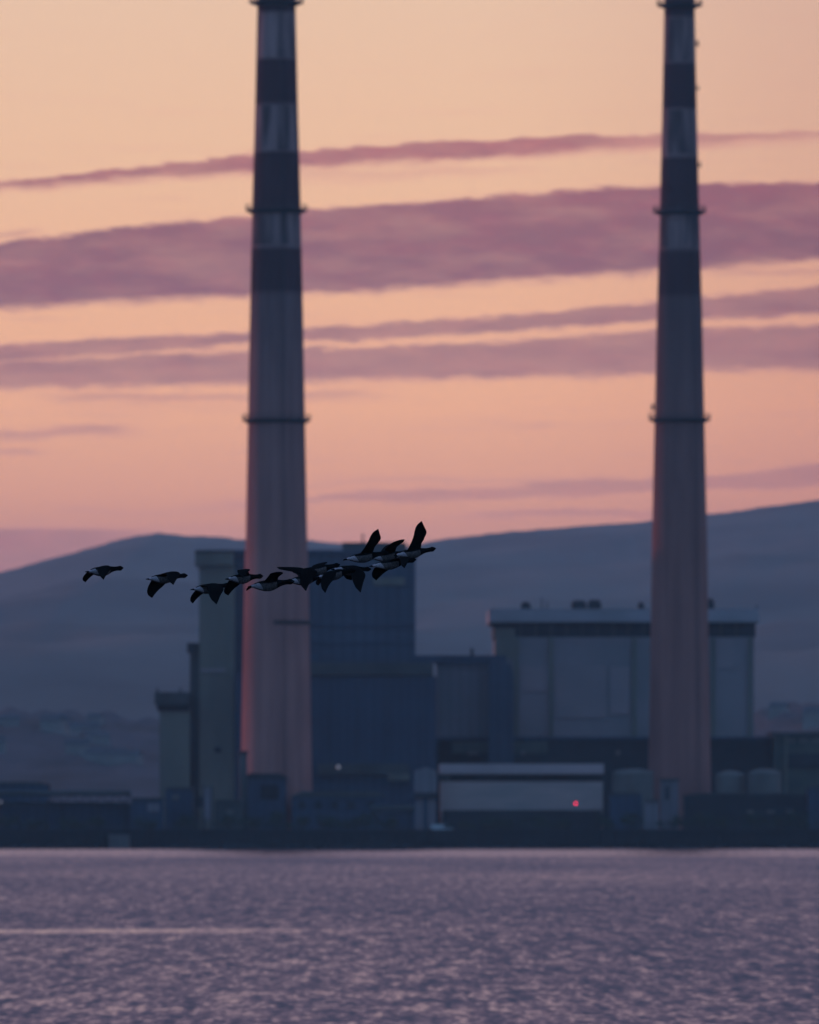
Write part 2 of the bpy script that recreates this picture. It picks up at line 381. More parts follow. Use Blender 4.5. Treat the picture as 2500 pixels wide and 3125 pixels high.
# ------------------------------------------------------------------ ground and hills
gr = mesh_obj('ground', [(-9000,2450,GZ),(9000,2450,GZ),(9000,14000,GZ),(-9000,14000,GZ)], [(0,1,2,3)], MT['ground']); tag(gr, kind='structure')
def interp(pts, x):
    if x <= pts[0][0]: return pts[0][1]
    for (a, b), (c, d) in zip(pts, pts[1:]):
        if x <= c:
            t = (x-a)/(c-a); return b+(d-b)*t
    return pts[-1][1]
def terrain(name, ridge, Y0, Y1, mat, foot, rough, n=150, m=46, p=1.0, seed=0, crest=0.0):
    """slope rising from Y0 to a crest at Y1 whose skyline follows the ridge profile"""
    v = []; f = []
    for j in range(m+1):
        s = j/m
        Y = Y0+(Y1-Y0)*min(1, s/0.92) if s <= 0.92 else Y1+(s-0.92)/0.08*600
        for i in range(n+1):
            px = -900+4300*i/n
            x = (px-1250)/FPX*Y1*1.0
            top = CAM_H+(HOR-interp(ridge, px))/FPX*Y1
            k = min(1, s/0.92)
            z = foot+(top-foot)*k**p
            if s > 0.92: z = top-(s-0.92)/0.08*120
            nz = mnoise.fractal(Vector((x/420+seed, Y/900, seed)), 1.0, 2.0, 5)
            z += nz*rough*(math.sin(PI*k)**0.7 if k < 1 else 0) + (mnoise.noise(Vector((x/30, Y/60, seed)))*rough*0.05 if k > 0.5 else 0)
            z += crest*mnoise.noise(Vector((x/9, Y/25, seed+3)))*k
            v.append((x, Y, max(z, foot-1)))
    for j in range(m):
        for i in range(n):
            a = j*(n+1)+i; f.append((a, a+1, a+n+2, a+n+1))
    o = mesh_obj(name, v, f, mat, None, True); tag(o, kind='structure'); return o
R1 = [(-900,1900),(-300,1820),(0,1748),(200,1690),(350,1648),(430,1628),(490,1622),(560,1628),(760,1640),(950,1643),(1050,1656),(1150,1668),(1250,1664),(1330,1650),(1500,1630),(1700,1612),(2000,1588),(2250,1555),(2500,1520),(2900,1450),(3400,1400)]
hills = terrain('hills', R1, 5200, 11000, MT['hill'], GZ-0.5, 26, p=0.9, n=260, crest=1.2)
R3 = [(-900,2120),(-200,2185),(100,2170),(300,2185),(480,2195),(800,2260),(1300,2320),(1900,2310),(2200,2230),(2330,2175),(2500,2140),(2900,2100),(3400,2090)]
rise = terrain('wooded_rise', R3, 3600, 4600, MT['woods'], GZ-0.3, 6, seed=13, p=0.8, n=260, crest=5.0)

# houses scattered over the slopes
from mathutils.bvhtree import BVHTree
def ground_at(o, x, Y):
    if not hasattr(ground_at, 'c'): ground_at.c = {}
    if o.name not in ground_at.c: ground_at.c[o.name] = BVHTree.FromPolygons([v.co for v in o.data.vertices], [tuple(p.vertices) for p in o.data.polygons])
    h = ground_at.c[o.name].ray_cast(Vector((x, Y, 2000)), Vector((0,0,-1)))
    return h[0].z if h[0] else GZ
rh = random.Random(11)
proto_h = None
for i in range(16):
    on, Y0, Y1 = (rise, 4000, 4550) if i < 16 else (hills, 5900, 8200)
    px = rh.choice([rh.uniform(-60, 470), rh.uniform(-60, 470), rh.uniform(2320, 2560), rh.uniform(0, 450)])
    Y = rh.uniform(Y0, Y1); x = (px-1250)/FPX*Y; z = ground_at(on, x, Y)
    if proto_h is None:
        t = empty('far_house', (x, Y, z), 'pale house on the hazy wooded rise behind the port', 'house', 'houses scattered over the rise')
        s = MB(); s.box(x-5, x+5, Y, Y+8, z-3, z+4.5); s.build('wall', MT['far_house'], t)
        s = MB(); s.add([(x-5.4,Y-.4,z+4.5),(x+5.4,Y-.4,z+4.5),(x+5.4,Y+8.4,z+4.5),(x-5.4,Y+8.4,z+4.5),(x-5.2,Y+4,z+7.2),(x+5.2,Y+4,z+7.2)],
            [(0,1,5,4),(2,3,4,5),(0,4,3),(1,2,5),(0,3,2,1)]); s.build('roof', MT['far_roof'], t)
        proto_h = t
    else:
        c = proto_h.copy(); C.objects.link(c); c.location = (x, Y, z)
        k_ = rh.uniform(0.7, 1.15); c.scale = (k_*rh.uniform(0.8, 1.8), 1, k_); c.rotation_euler.z = rh.uniform(-0.5, 0.5)
        for ch in [o for o in C.objects if o.parent == proto_h]:
            d = ch.copy(); C.objects.link(d); d.parent = c

# ------------------------------------------------------------------ chimneys
def build_chimney(px, Y, radii, bands, gals, label, seed, ladder_a, knobs=(), tone=1.0):
    """radii: (row, half width in photo pixels); gals: rows of the galleries"""
    k = Y/FPX
    cx = (px-1250)*k; zz = lambda r: CAM_H+(HOR-r)*k
    root = empty('chimney', (cx, Y, GZ), label, 'chimney', 'power station chimneys')
    stops = [(zz(b[0]), b[1]) for b in bands]+[(0.0, bands[-1][2])]
    # bands: list of (lower edge row, colour above it); below the last comes concrete
    mat = chimney_mat('chimney paint', stops, seed, 0, zz(1750), tone)
    prof = [(zz(r), w*k) for r, w in sorted(radii, key=lambda q: -q[0])]
    rad = lambda z: interp([(a, b) for a, b in prof], z)
    n = 40; fine = []
    z0, z1 = prof[0][0], prof[-1][0]
    for i in range(n+1):
        z = z0+(z1-z0)*i/n; fine.append((z, rad(z)))
    s = MB(); s.ring(cx, Y, fine+[(z1, rad(z1)-0.6), (z1-3, rad(z1)-0.6)], 72); s.build('shaft', mat, root, True)
    for gz, wide in gals:
        z = zz(gz); r = rad(z)
        g = MB(); g.ring(cx, Y, [(z-1.1, r+0.02), (z-0.3, r+wide), (z+0.05, r+wide), (z+0.05, r+0.02)], 64)
        go = g.build('gallery', MT['dark'], root)
        q = MB()
        q.ring(cx, Y, [(z+1.15, r+wide-0.05), (z+1.25, r+wide-0.05), (z+1.25, r+wide-0.15), (z+1.15, r+wide-0.15), (z+1.15, r+wide-0.05)], 64)
        q.ring(cx, Y, [(z+0.6, r+wide-0.08), (z+0.66, r+wide-0.08), (z+0.66, r+wide-0.14), (z+0.6, r+wide-0.14), (z+0.6, r+wide-0.08)], 64)
        for i in range(36):
            a = 2*PI*i/36; x, y = cx+(r+wide-0.1)*math.cos(a), Y+(r+wide-0.1)*math.sin(a)
            q.tube((x,y,z), (x,y,z+1.2), 0.05, 5)
        q.build('railing', MT['galv'], go)
    if tone == 1.0:
        z = zz(1896); r = rad(z); g = MB()
        g.ring(cx, Y, [(z-0.9, r+0.02), (z-0.2, r+0.8), (z+0.1, r+0.8), (z+0.1, r+0.02)], 20, -PI*0.52, -PI*0.04)
        g.build('access_platform', MT['dark'], root)
    # caged ladder up the shaft
    l = MB(); a = ladder_a; tx, ty = -math.sin(a), math.cos(a)
    for i in range(n):
        za, ra = fine[i]; zb, rb = fine[i+1]
        for o_ in (-0.25, 0.25):
            A = (cx+(ra+0.35)*math.cos(a)+tx*o_, Y+(ra+0.35)*math.sin(a)+ty*o_, za); B = (cx+(rb+0.35)*math.cos(a)+tx*o_, Y+(rb+0.35)*math.sin(a)+ty*o_, zb)
            l.tube(A, B, 0.05, 4)
    z = z0+1
    while z < z1-1:
        r = rad(z); c = Vector((cx+(r+0.35)*math.cos(a), Y+(r+0.35)*math.sin(a), z))
        l.tube(c+Vector((tx,ty,0))*0.25, c-Vector((tx,ty,0))*0.25, 0.03, 4)
        p = []
        for q_ in range(7):
            b_ = a-PI/2+PI*q_/6
            p.append(c+Vector((math.cos(b_)*0.45, math.sin(b_)*0.45, 0)))
        for A, B in zip(p, p[1:]): l.tube(A, B, 0.03, 4)
        z += 1.2
    l.build('ladder', MT['galv'], root)
    for (row_, ang, sz) in knobs:
        z = zz(row_); r = rad(z)
        h = MB(); x, y = cx+(r+sz*0.5)*math.cos(ang), Y+(r+sz*0.5)*math.sin(ang)
        h.box(x-sz*0.6, x+sz*0.6, y-0.4, y+0.4, z-0.15, z); h.tube((x,y,z), (x,y,z+sz), sz*0.3, 10); h.tube((x,y,z+sz), (x,y,z+sz*1.25), sz*0.38, 10, sz*0.15)
        h.build('warning_light', MT['dark'], root)
    return root
build_chimney(844, 2520,
  [(-90,54),(0,58),(320,65),(638,74),(960,81),(1280,87),(1640,94),(2000,102),(2380,109),(2541,113)],
  [(-90,'r'),(38,'r'),(180,'w'),(320,'r'),(465,'w'),(640,'r'),(755,'w'),(890,'r','c')],
  [(6,2.1),(640,1.7),(1280,1.5)], 'thicker red and white hooped chimney at left, concrete below', 2.0, -PI*0.42)
build_chimney(2074, 2570,
  [(-90,43),(0,46),(320,52),(640,60),(960,69),(1280,76),(1640,84),(2000,89),(2380,96),(2531,98)],
  [(-90,'r'),(52,'r'),(195,'w'),(335,'r'),(480,'w'),(645,'r'),(765,'w'),(900,'r','c')],
  [(14,2.0),(645,1.8),(1278,1.6)], 'slimmer red and white hooped chimney at right, in front of pale hall', 8.0, -PI*0.30,
  [(140,-0.2,1.1),(273,-0.1,0.8),(508,-0.1,0.9),(1250,PI+0.1,1.2)], 0.78)

# ------------------------------------------------------------------ power station buildings
def gbox(mb, px0, px1, pyt, Y, depth, base=GZ):
    a, b = at(px0, HOR, Y), at(px1, pyt, Y)
    return mb.box(a.x, b.x, Y, Y+depth, base, b.z)
def bld(name, px, Y, label, cat='building', group=None):
    p = at(px, HOR, Y); return empty(name, (p.x, Y, GZ), label, cat, group)

# tall boiler house
b = bld('boiler_house', 950, 2580, 'tall dark blue clad boiler house behind the left chimney')
gbox(MB(), 700, 1268, 1690, 2580, 48).build('wall', MT['boiler'], b)
r = MB(); r.pbox(694, 1273, 1678, 1692, 2579.3, 50); ro = r.build('roof', MT['boiler_low'], b)
k = MB(); k.pbox(1045, 1240, 1655, 1678.2, 2590, 20); k.build('plant_room', MT['concrete_dark'], ro)
k = MB(); k.pbox(1105, 1110, 1628, 1655, 2594, 0.5); k.build('mast', MT['dark'], ro)
k = MB(); k.pbox(1250,1255,1662,1678.3,2584,0.5); k.build('vent_pipe', MT['dark'], ro)
s = MB(); s.pbox(1140, 1235, 1762, 1785, 2579.4, 0.5); s.build('louvre_panel', MT['concrete'], b)
for (x0, x1, y0, y1) in ((955,1268,1905,1912), (955,1268,1960,1966)):
    s = MB(); s.pbox(x0, x1, y0, y1, 2579.7, 0.3); s.build('cladding_rail', MT['boiler_low'], b)
# concrete stair tower on its left
b = bld('stair_tower', 665, 2572, 'grey concrete stair tower with overhanging box top at the left of the boiler house')
gbox(MB(), 608, 716, 1724, 2572, 30).build('wall', MT['concrete'], b)
s = MB(); s.pbox(595, 712, 1684, 1724.2, 2570.5, 34); s.build('overhanging_top', MT['concrete'], b)
s = MB(); s.pbox(595, 712, 1678, 1684.2, 2570, 35); s.build('parapet', MT['concrete_dark'], b)
s = MB(); s.pbox(612, 690, 2040, 2050, 2571.6, 0.5); s.build('ledge', MT['hall'], b)
s = MB(); s.pbox(655, 675, 2280, 2296, 2571.8, 0.4); s.build('window', MT['black'], b)
gbox(MB(), 718, 745, 2052, 2570, 12).build('service_shaft', MT['boiler_low'], b)
b = bld('lift_shaft_block', 592, 2575, 'narrow dark block stepping down between the stair tower and the low annexe')
gbox(MB(), 580, 607, 1985, 2576, 24).build('wall', MT['concrete_dark'], b)
s = MB(); s.pbox(571, 607, 1962, 1990, 2575, 26); s.build('cap', MT['dark'], b)
b = bld('annexe_tower', 530, 2568, 'lowest grey annexe at far left of the station with overhanging top')
gbox(MB(), 487, 579.5, 2158, 2568, 28).build('wall', MT['concrete'], b)
s = MB(); s.pbox(472, 576, 2112, 2150, 2566.5, 31); s.build('overhanging_top', MT['concrete_dark'], b)
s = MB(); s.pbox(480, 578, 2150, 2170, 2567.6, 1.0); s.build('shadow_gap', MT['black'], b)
for x in (478, 548):
    s = MB(); s.pbox(x,x+5,2099,2112.5,2575,0.6); s.build('vent_pipe', MT['dark'], b)

# lower turbine block right of the left chimney
b = bld('turbine_hall', 1130, 2556, 'broad navy block with grey parapet directly right of the left chimney')
gbox(MB(), 880, 1333, 2064, 2556, 22).build('wall', MT['boiler_low'], b)
s = MB(); s.pbox(878, 1322, 2022, 2060, 2555.2, 23); s.build('parapet', MT['concrete_dark'], b)
s = MB(); s.pbox(1255, 1338, 2000, 2022.2, 2558, 14); s.build('roof_step', MT['boiler_low'], b)
for x in (1000, 1090, 1180, 1290):
    s = MB(); s.pbox(x, x+3, 2066, 2330, 2555.7, 0.3); s.build('cladding_joint', MT['boiler'], b)
s = MB(); s.pbox(970, 1250, 2330, 2362, 2554, 2.2); s.build('canopy', MT['concrete_dark'], b)
s = MB(); s.pbox(1185, 1250, 2362, 2382, 2553.6, 2.4); s.build('loading_door', MT['concrete'], b)
# middle block with rounded duct
b = bld('middle_block', 1440, 2600, 'mid height blue-grey block between turbine block and pale hall')
gbox(MB(), 1334, 1566, 2012, 2600, 30).build('wall', MT['mauve'], b)
s = MB(); s.pbox(1330, 1545, 2000, 2026, 2599, 32); s.build('parapet', MT['boiler_low'], b)
s = MB(); s.pbox(1436, 1446, 1978, 2000.2, 2604, 1); s.build('roof_vent', MT['dark'], b)
a0, a1 = at(1492, HOR, 2592), at(1568, 2008, 2592)
s = MB(); s.prism([(a0.x, GZ), (a1.x, GZ), (a1.x, a1.z-4.5), (a1.x-0.8, a1.z-2), (a1.x-2.6, a1.z-0.5), (a0.x, a1.z)], 2592, 2599); s.build('duct', MT['boiler'], b)

# pale hall on the right
Y = 2650
b = bld('pale_hall', 1900, Y, 'large pale hall with flat light roof and dark clerestory behind the right chimney')
gbox(MB(), 1512, 2302, 1944, Y, 60).build('wall', MT['hall'], b)
s = MB(); s.pbox(1507, 2306, 1898, 1944, Y+0.4, 59); s.build('clerestory', MT['dark'], b)
s = MB(); s.pbox(1492, 2318, 1858, 1898, Y-2.5, 66); ro = s.build('roof', MT['hall_roof'], b)
s = MB(); s.pbox(1502, 1570, 1898, 1917, Y-0.6, 1.0); s.build('eaves_beam', MT['dark'], b)
s = MB(); s.pbox(1510, 1572, 1917, 2250, Y-0.5, 0.5); s.build('corner_bay', MT['concrete'], b)
for x in (1572, 1676, 1930, 2170, 2284):
    s = MB(); s.pbox(x, x+12, 1946, 2250, Y-0.8, 0.8); s.build('column', MT['concrete'], b)
for (x0, x1, y0, y1) in ((1592,1672,2035,2110),(1694,1850,2030,2190),(1862,1922,2035,2180),(2186,2240,1950,2040)):
    s = MB(); s.pbox(x0, x1, y0, y1, Y-0.3, 0.3); s.build('cladding_panel', MT['hall_panel'], b)
for (x0, x1, y0) in ((1590,1620,1843),(1745,1790,1838),(1795,1835,1836),(1948,1966,1842),(2158,2180,1832)):
    s = MB(); s.pbox(x0, x1, y0, 1858.2, Y+10, 6); s.pbox(x0+5, x1-5, y0-6, y0+0.2, Y+12, 3); s.build('roof_vent', MT['dark'], ro)
for (x, r_) in ((1652,1825),(1668,1835),(2308,1845)):
    s = MB(); s.pbox(x, x+4, r_, 1858.2, Y+2, 0.4); s.build('aerial', MT['galv'], ro)
# window bays in the dark clerestory
for x in range(1585, 2290, 47):
    s = MB(); s.pbox(x, x+8, 1900, 1943, Y+0.1, 0.3); s.build('mullion', MT['concrete_dark'], b)

# long low dark building
b = bld('long_dark_shed', 1800, 2600, 'long low dark shed running beneath the pale hall')
s = MB(); gbox(s, 1320, 2352, 2256, 2600, 36); s.build('wall', MT['dark'], b)
s = MB(); s.pbox(1316, 2356, 2248, 2257, 2599.2, 38); s.build('roof', MT['boiler_low'], b)
s = MB(); s.pbox(1380, 1672, 2262, 2300, 2599.4, 0.6); s.build('wall_panel', MT['lowgreen'], b)
for x in (1430,1445,1525,1590,1880):
    s = MB(); s.pbox(x, x+13, 2290, 2304, 2599.1, 0.4); s.build('window', MT['tank'], b)
# greenish blocks at right edge
b = bld('green_block', 2440, 2590, 'low dull green flat roofed block at the right edge')
gbox(MB(), 2362, 2620, 2246, 2590, 30).build('wall', MT['lowgreen'], b)
s = MB(); s.pbox(2352, 2630, 2234, 2246.2, 2589, 32); s.build('roof', MT['concrete_dark'], b)
for i, x in enumerate((2400, 2440, 2478)):
    s = MB(); s.pbox(x, x+26, 2254, 2266, 2589.6, 0.4); s.build('window', MT['tank'], b)
s = MB(); s.pbox(2395, 2520, 2300, 2345, 2589.5, 0.5); s.build('doorway', MT['dark'], b)
s = MB(); s.pbox(2396, 2404, 2246, 2480, 2588.8, 0.7); s.build('downpipe', MT['concrete'], b)

# pale long warehouse with fascia
Y = 2500
b = bld('pale_warehouse', 1590, Y, 'long pale warehouse with a dark stripe under its light roof edge')
s = MB(); gbox(s, 1343, 1840, 2385, Y, 24); s.build('wall', MT['shed'], b)
s = MB(); s.pbox(1345, 1838, 2361, 2386, Y+1.2, 21); s.build('window_strip', MT['black'], b)
s = MB(); s.pbox(1341, 1843, 2331, 2361.5, Y-1.0, 26); s.build('roof', MT['shed_roof'], b)
s = MB(); s.pbox(1343, 1375, 2362, 2385, Y+0.5, 0.6); s.build('strip_end', MT['concrete_dark'], b)
s = MB(); gbox(s, 1352, 1836, 2472, Y-3, 2.8); s.build('dark_plinth', MT['dark'], b)

# small block on legs left of the warehouse
Y = 2492
b = bld('raised_cabin', 1300, Y, 'small pale cabin raised on two legs left of the warehouse')
s = MB(); p = at(1300, HOR, Y); s.prism([(at(1265,0,Y).x, at(0,2419,Y).z),(at(1334,0,Y).x, at(0,2419,Y).z),(at(1334,0,Y).x, at(0,2352,Y).z),(at(1300,0,Y).x, at(0,2340,Y).z),(at(1265,0,Y).x, at(0,2352,Y).z)], Y, Y+7); s.build('cabin', MT['mauve'], b)
for x0 in (1268, 1305):
    s = MB(); s.box(at(x0,0,Y).x, at(x0+24,0,Y).x, Y+0.5, Y+6, GZ, at(0,2419.2,Y).z); s.build('leg', MT['mauve'], b)
s = MB(); s.pbox(1264, 1336, 2419, 2436, Y-0.4, 0.8); s.build('deck_beam', MT['dark'], b)

# storage tanks
def tank(px0, px1, row_top, row_rim, Y, label, dome=True):
    k_ = Y/FPX; cx = ((px0+px1)/2-1250)*k_; r_ = (px1-px0)/2*k_
    zt = CAM_H+(HOR-row_rim)*k_; zd = CAM_H+(HOR-row_top)*k_
    t = empty('storage_tank', (cx, Y+r_, GZ), label, 'tank', 'storage tanks')
    s = MB(); s.ring(cx, Y+r_, [(GZ, r_), (zt, r_)], 48); s.build('wall', MT['tank'], t, True)
    prof = [(zt+(zd-zt)*math.sin(a*PI/2/8), (r_+0.1)*math.cos(a*PI/2/8)) for a in range(8)]+[(zd, 0.05)]
    s = MB(); s.ring(cx, Y+r_, [(zt-0.15, r_+0.1)]+prof, 48); s.build('roof', MT['tank'], t, True)
    s = MB()
    for i in range(20):
        a = 2*PI*i/20; s.tube((cx+(r_+.05)*math.cos(a), Y+r_+(r_+.05)*math.sin(a), zt-0.1), (cx+(r_+.05)*math.cos(a), Y+r_+(r_+.05)*math.sin(a), zt+0.9), 0.05, 5)
    s.ring(cx, Y+r_, [(zt+0.85, r_+.1),(zt+0.92, r_+.1),(zt+0.92, r_),(zt+0.85, r_),(zt+0.85, r_+.1)], 40); s.build('railing', MT['galv'], t)
tank(1870, 1996, 2346, 2362, 2545, 'domed pale storage tank just left of the right chimney base')
tank(2284, 2386, 2346, 2364, 2545, 'rounder bright domed storage tank right of the right chimney')
tank(2186, 2276, 2352, 2372, 2550, 'duller storage tank close against the right chimney base')
b = bld('pump_house', 1990, 2520, 'narrow blue-grey pump house in front of the right chimney base')
gbox(MB(), 2018, 2070, 2382, 2520, 8).build('wall', MT['mauve'], b)
s = MB(); s.pbox(2015, 2073, 2376, 2382.3, 2519.5, 9); s.build('roof', MT['concrete_dark'], b)
s = MB(); s.pbox(2030, 2042, 2400, 2440, 2519.8, 0.3); s.build('door', MT['dark'], b)
# chimney base housing
b = bld('base_house', 830, 2500, 'low dark fan house in front of the left chimney foot')
gbox(MB(), 745, 872, 2376, 2500, 12).build('wall', MT['boiler_low'], b)
a, c = at(738, 2376, 2500), at(880, 2360, 2500)
s = MB(); s.prism([(a.x, a.z-0.02), (c.x, a.z-0.02), (c.x-2, c.z), (a.x+2, c.z)], 2499.5, 2513); s.build('roof', MT['dark'], b)
s = MB(); s.pbox(795, 850, 2395, 2440, 2499.7, 0.4); s.build('doorway', MT['black'], b)
b = bld('flue_riser', 735, 2498, 'slim dark flue riser beside the foot of the left chimney')
s = MB(); s.tube(at(742, 2541, 2498), at(742, 2300, 2498), 1.0, 14); s.build('pipe', MT['concrete_dark'], b, True)
s = MB(); s.tube(at(742, 2300, 2498), at(742, 2292, 2498), 1.3, 14); s.build('cowl', MT['dark'], b, True)
b = bld('pipe_house', 930, 2495, 'low dark workshop right of the left chimney foot')
gbox(MB(), 890, 1180, 2430, 2495, 14).build('wall', MT['boiler_low'], b)
a, c = at(885, 2430, 2495), at(1185, 2415, 2495)
s = MB(); s.prism([(a.x, a.z-0.02), (c.x, a.z-0.02), (c.x-3, c.z), (a.x+3, c.z)], 2494.5, 2510); s.build('roof', MT['concrete_dark'], b)
for x in (910, 960, 1010, 1060, 1120):
    s = MB(); s.pbox(x, x+22, 2445, 2468, 2494.7, 0.4); s.build('window', MT['dark'], b)

# pipe gantry and jetty clutter at left
def gantry(px0, px1, row_t, row_b, Y, legs, label, mat='dark'):
    b = bld('pipe_gantry', (px0+px1)/2, Y, label, 'gantry', 'pipe gantries')
    s = MB(); s.pbox(px0, px1, row_t, row_t+5, Y, 2.2); s.pbox(px0, px1, row_b-5, row_b, Y, 2.2)
    n = int((px1-px0)/22)
    for i in range(n):
        a, c = at(px0+(px1-px0)*i/n, row_b, Y), at(px0+(px1-px0)*(i+1)/n, row_t, Y)
        if i % 2: a.z, c.z = c.z, a.z
        s.tube(a, c, 0.14, 5)
    s.build('truss', MT[mat], b)
    s = MB()
    for q in range(3):
        z = at(0, row_t, Y).z+0.25+0.28*q; s.tube((at(px0,0,Y).x, Y+0.4+0.6*q, z), (at(px1,0,Y).x, Y+0.4+0.6*q, z), 0.22, 8)
    s.build('pipe_run', MT['concrete_dark'], b)
    for x in legs:
        s = MB(); p = at(x, 0, Y); z1 = at(0, row_b, Y).z
        s.tube((p.x, Y+0.3, GZ), (p.x, Y+0.3, z1), 0.28, 6); s.tube((p.x, Y+1.9, GZ), (p.x, Y+1.9, z1), 0.28, 6); s.tube((p.x, Y+0.3, GZ), (p.x, Y+1.9, z1), 0.12, 5)
        s.build('leg', MT[mat], b)
gantry(-120, 400, 2425, 2452, 2470, (-60, 58, 142, 188, 300, 380), 'long dark pipe gantry standing on legs at far left of the quay')
gantry(1130, 1265, 2470, 2484, 2478, (1150, 1200, 1250), 'short dark pipe gantry beside the legs of the raised cabin')
b = bld('quay_hut', 430, 2468, 'flat roofed dark hut at the right end of the long gantry')
gbox(MB(), 402, 498, 2440, 2468, 8).build('wall', MT['boiler_low'], b)
s = MB(); s.pbox(398, 502, 2434, 2440.2, 2467.5, 9); s.build('roof', MT['concrete_dark'], b)
s = MB(); s.pbox(450, 486, 2452, 2476, 2467.7, 0.4); s.build('shutter', MT['mauve'], b)
b = bld('loading_tower', 605, 2474, 'open framed loading tower with pale blue side on the quay')
s = MB()
for x in (592, 622, 645):
    for dyy in (0, 4): s.tube((at(x,0,2474).x, 2474+dyy, GZ), (at(x,0,2474).x, 2474+dyy, at(0,2398,2474).z), 0.22, 6)
for rr in (2400, 2430, 2465, 2500):
    z = at(0, rr, 2474).z
    s.box(at(590,0,2474).x, at(647,0,2474).x, 2473.8, 2478.2, z-0.15, z)
s.build('frame', MT['galv'], b)
s = MB(); s.pbox(624, 643, 2405, 2500, 2473.6, 0.3); s.build('side_panel', MT['mauve'], b)
s = MB(); s.pbox(597, 620, 2432, 2463, 2475, 2.5); s.build('hopper', MT['dark'], b)
def lowblock(name, x0, x1, r0, Y, d, mat, label, roof=6, doors=()):
    b = bld(name, (x0+x1)/2, Y, label)
    gbox(MB(), x0, x1, r0+roof, Y, d).build('wall', MT[mat], b)
    a, c = at(x0-3, r0+roof, Y), at(x1+3, r0, Y)
    s = MB(); s.prism([(a.x, a.z-0.01), (c.x, a.z-0.01), (c.x-0.15*(c.x-a.x), c.z), (a.x+0.15*(c.x-a.x), c.z)], Y-0.4, Y+d+0.4); s.build('roof', MT['concrete_dark'], b)
    for (p, q, t, l_) in doors:
        s = MB(); s.pbox(p, q, t, l_, Y-0.25, 0.3); s.build('door' if l_ > t+30 else 'window', MT['tank'], b)
lowblock('office_block', 505, 588, 2402, 2482, 10, 'boiler_low', 'low dark office with one pale window left of the loading tower', 6, ((525,548,2425,2440),))
lowblock('store_shed', 655, 740, 2440, 2476, 9, 'concrete_dark', 'small grey pitched store right of the loading tower', 8, ((690,712,2470,2486),))
lowblock('gate_house', 1862, 1958, 2418, 2484, 9, 'boiler_low', 'small dark gatehouse right of the pale warehouse', 6)
lowblock('white_kiosk', 1968, 2010, 2440, 2480, 5, 'mauve', 'little pale kiosk at the foot of the right chimney', 5)
lowblock('right_workshop', 2090, 2462, 2420, 2486, 14, 'dark', 'long low dark workshop with row of dim windows at right', 6, ((2280,2300,2472,2482),(2340,2364,2472,2482),(2400,2424,2472,2482)))
lowblock('edge_store', 2466, 2600, 2396, 2480, 14, 'boiler_low', 'taller blue store cut by the right edge of the view', 8)
lowblock('long_store', -90, 420, 2452, 2476, 5, 'boiler_low', 'long low navy store behind the legs of the pipe gantry at far left', 4)
lowblock('far_left_store', -60, 150, 2386, 2500, 12, 'boiler_low', 'dark store roof showing above the gantry at far left', 8)

# lamp posts and red light
def lamp(px, row_, Y, mat, label, name='street_lamp', r_=0.3, cat='lamp'):
    p = at(px, row_, Y); t = empty(name, (p.x, Y, GZ), label, cat)
    s = MB(); s.tube((p.x, Y+0.5, GZ), (p.x, Y+0.5, p.z+0.3), 0.10, 8, 0.06); s.tube((p.x, Y+0.5, p.z+0.3), (p.x, Y, p.z+0.28), 0.05, 6); s.build('post', MT['galv'], t)
    bm = bmesh.new(); bmesh.ops.create_icosphere(bm, subdivisions=2, radius=r_)
    v = [Vector(q.co)+p for q in bm.verts]; f = [tuple(x.index for x in q.verts) for q in bm.faces]; bm.free()
    MB().add(v, f).build('lamp_glass', MT[mat], t, True)
lamp(1757, 2452, 2490, 'redlamp', 'glowing red lamp on a post in front of the pale warehouse', 'warning_lamp', 0.20)
lamp(1033, 2341, 2485, 'whitelamp', 'faint white lamp glowing right of the left chimney foot', r_=0.45)
lamp(2, 2447, 2462, 'whitelamp', 'small white lamp at the very left edge above the quay', r_=0.35)

# vehicles on the quay
def van(px, Y, label, L_=5.4, mat='white'):
    p = at(px, HOR, Y); x = p.x; z = GZ
    t = empty('parked_van', (x, Y, GZ), label, 'van')
    prof = [(-L_/2,0.35),(L_/2,0.35),(L_/2,0.95),(L_/2-0.9,1.15),(L_/2-1.6,1.9),(-L_/2+0.1,2.0),(-L_/2,1.9)]
    s = MB(); s.prism([(x+a, z+b_) for a, b_ in prof], Y, Y+1.9); s.build('body', MT[mat], t)
    s = MB(); s.prism([(x+a, z+b_) for a, b_ in ((L_/2-2.3,1.15),(L_/2-1.05,1.15),(L_/2-1.62,1.8),(L_/2-2.3,1.8))], Y-0.02, Y+1.92); s.build('window', MT['black'], t)
    for wx in (-L_/2+1, L_/2-1):
        s = MB(); s.tube((x+wx, Y-0.03, z+0.35), (x+wx, Y+1.93, z+0.35), 0.35, 18); s.build('wheel', MT['black'], t)
van(1350, 2462, 'white van parked on the quay below the raised cabin')

# quay wall, fender piles and landing
b = empty('quay_wall', (0, 2448, 0), 'dark wet stone quay wall running along the water', 'wall')
s = MB(); s.box(-420, 420, 2448, 2452.2, -1, 4.25); s.build('wall', MT['quay'], b)
s = MB(); s.box(-420, 420, 2447.7, 2449.3, 4.25, 4.7); s.build('coping', MT['dark'], b)
random.seed(4)
fp = None; first = None
piles = []
for i in range(58):
    px = -60+i*46+random.uniform(-8,8); p = at(px, HOR, 2447.2)
    if i == 0:
        s = MB(); s.tube((p.x, 2447.2, -1), (p.x, 2447.2, 3.6), 0.28, 8); fp = s.build('fender_pile', MT['dark'])
        tag(fp, 'dark timber fender pile against the quay wall', 'pile', 'fender piles along the quay wall'); o = fp
    else:
        o = fp.copy(); C.objects.link(o); o.location.x = p.x
    o.scale.z = random.uniform(0.85, 1.1)
b = bld('landing_block', 362, 2446, 'pinkish concrete landing block low on the quay wall at left', 'landing')
b.location.z = 0
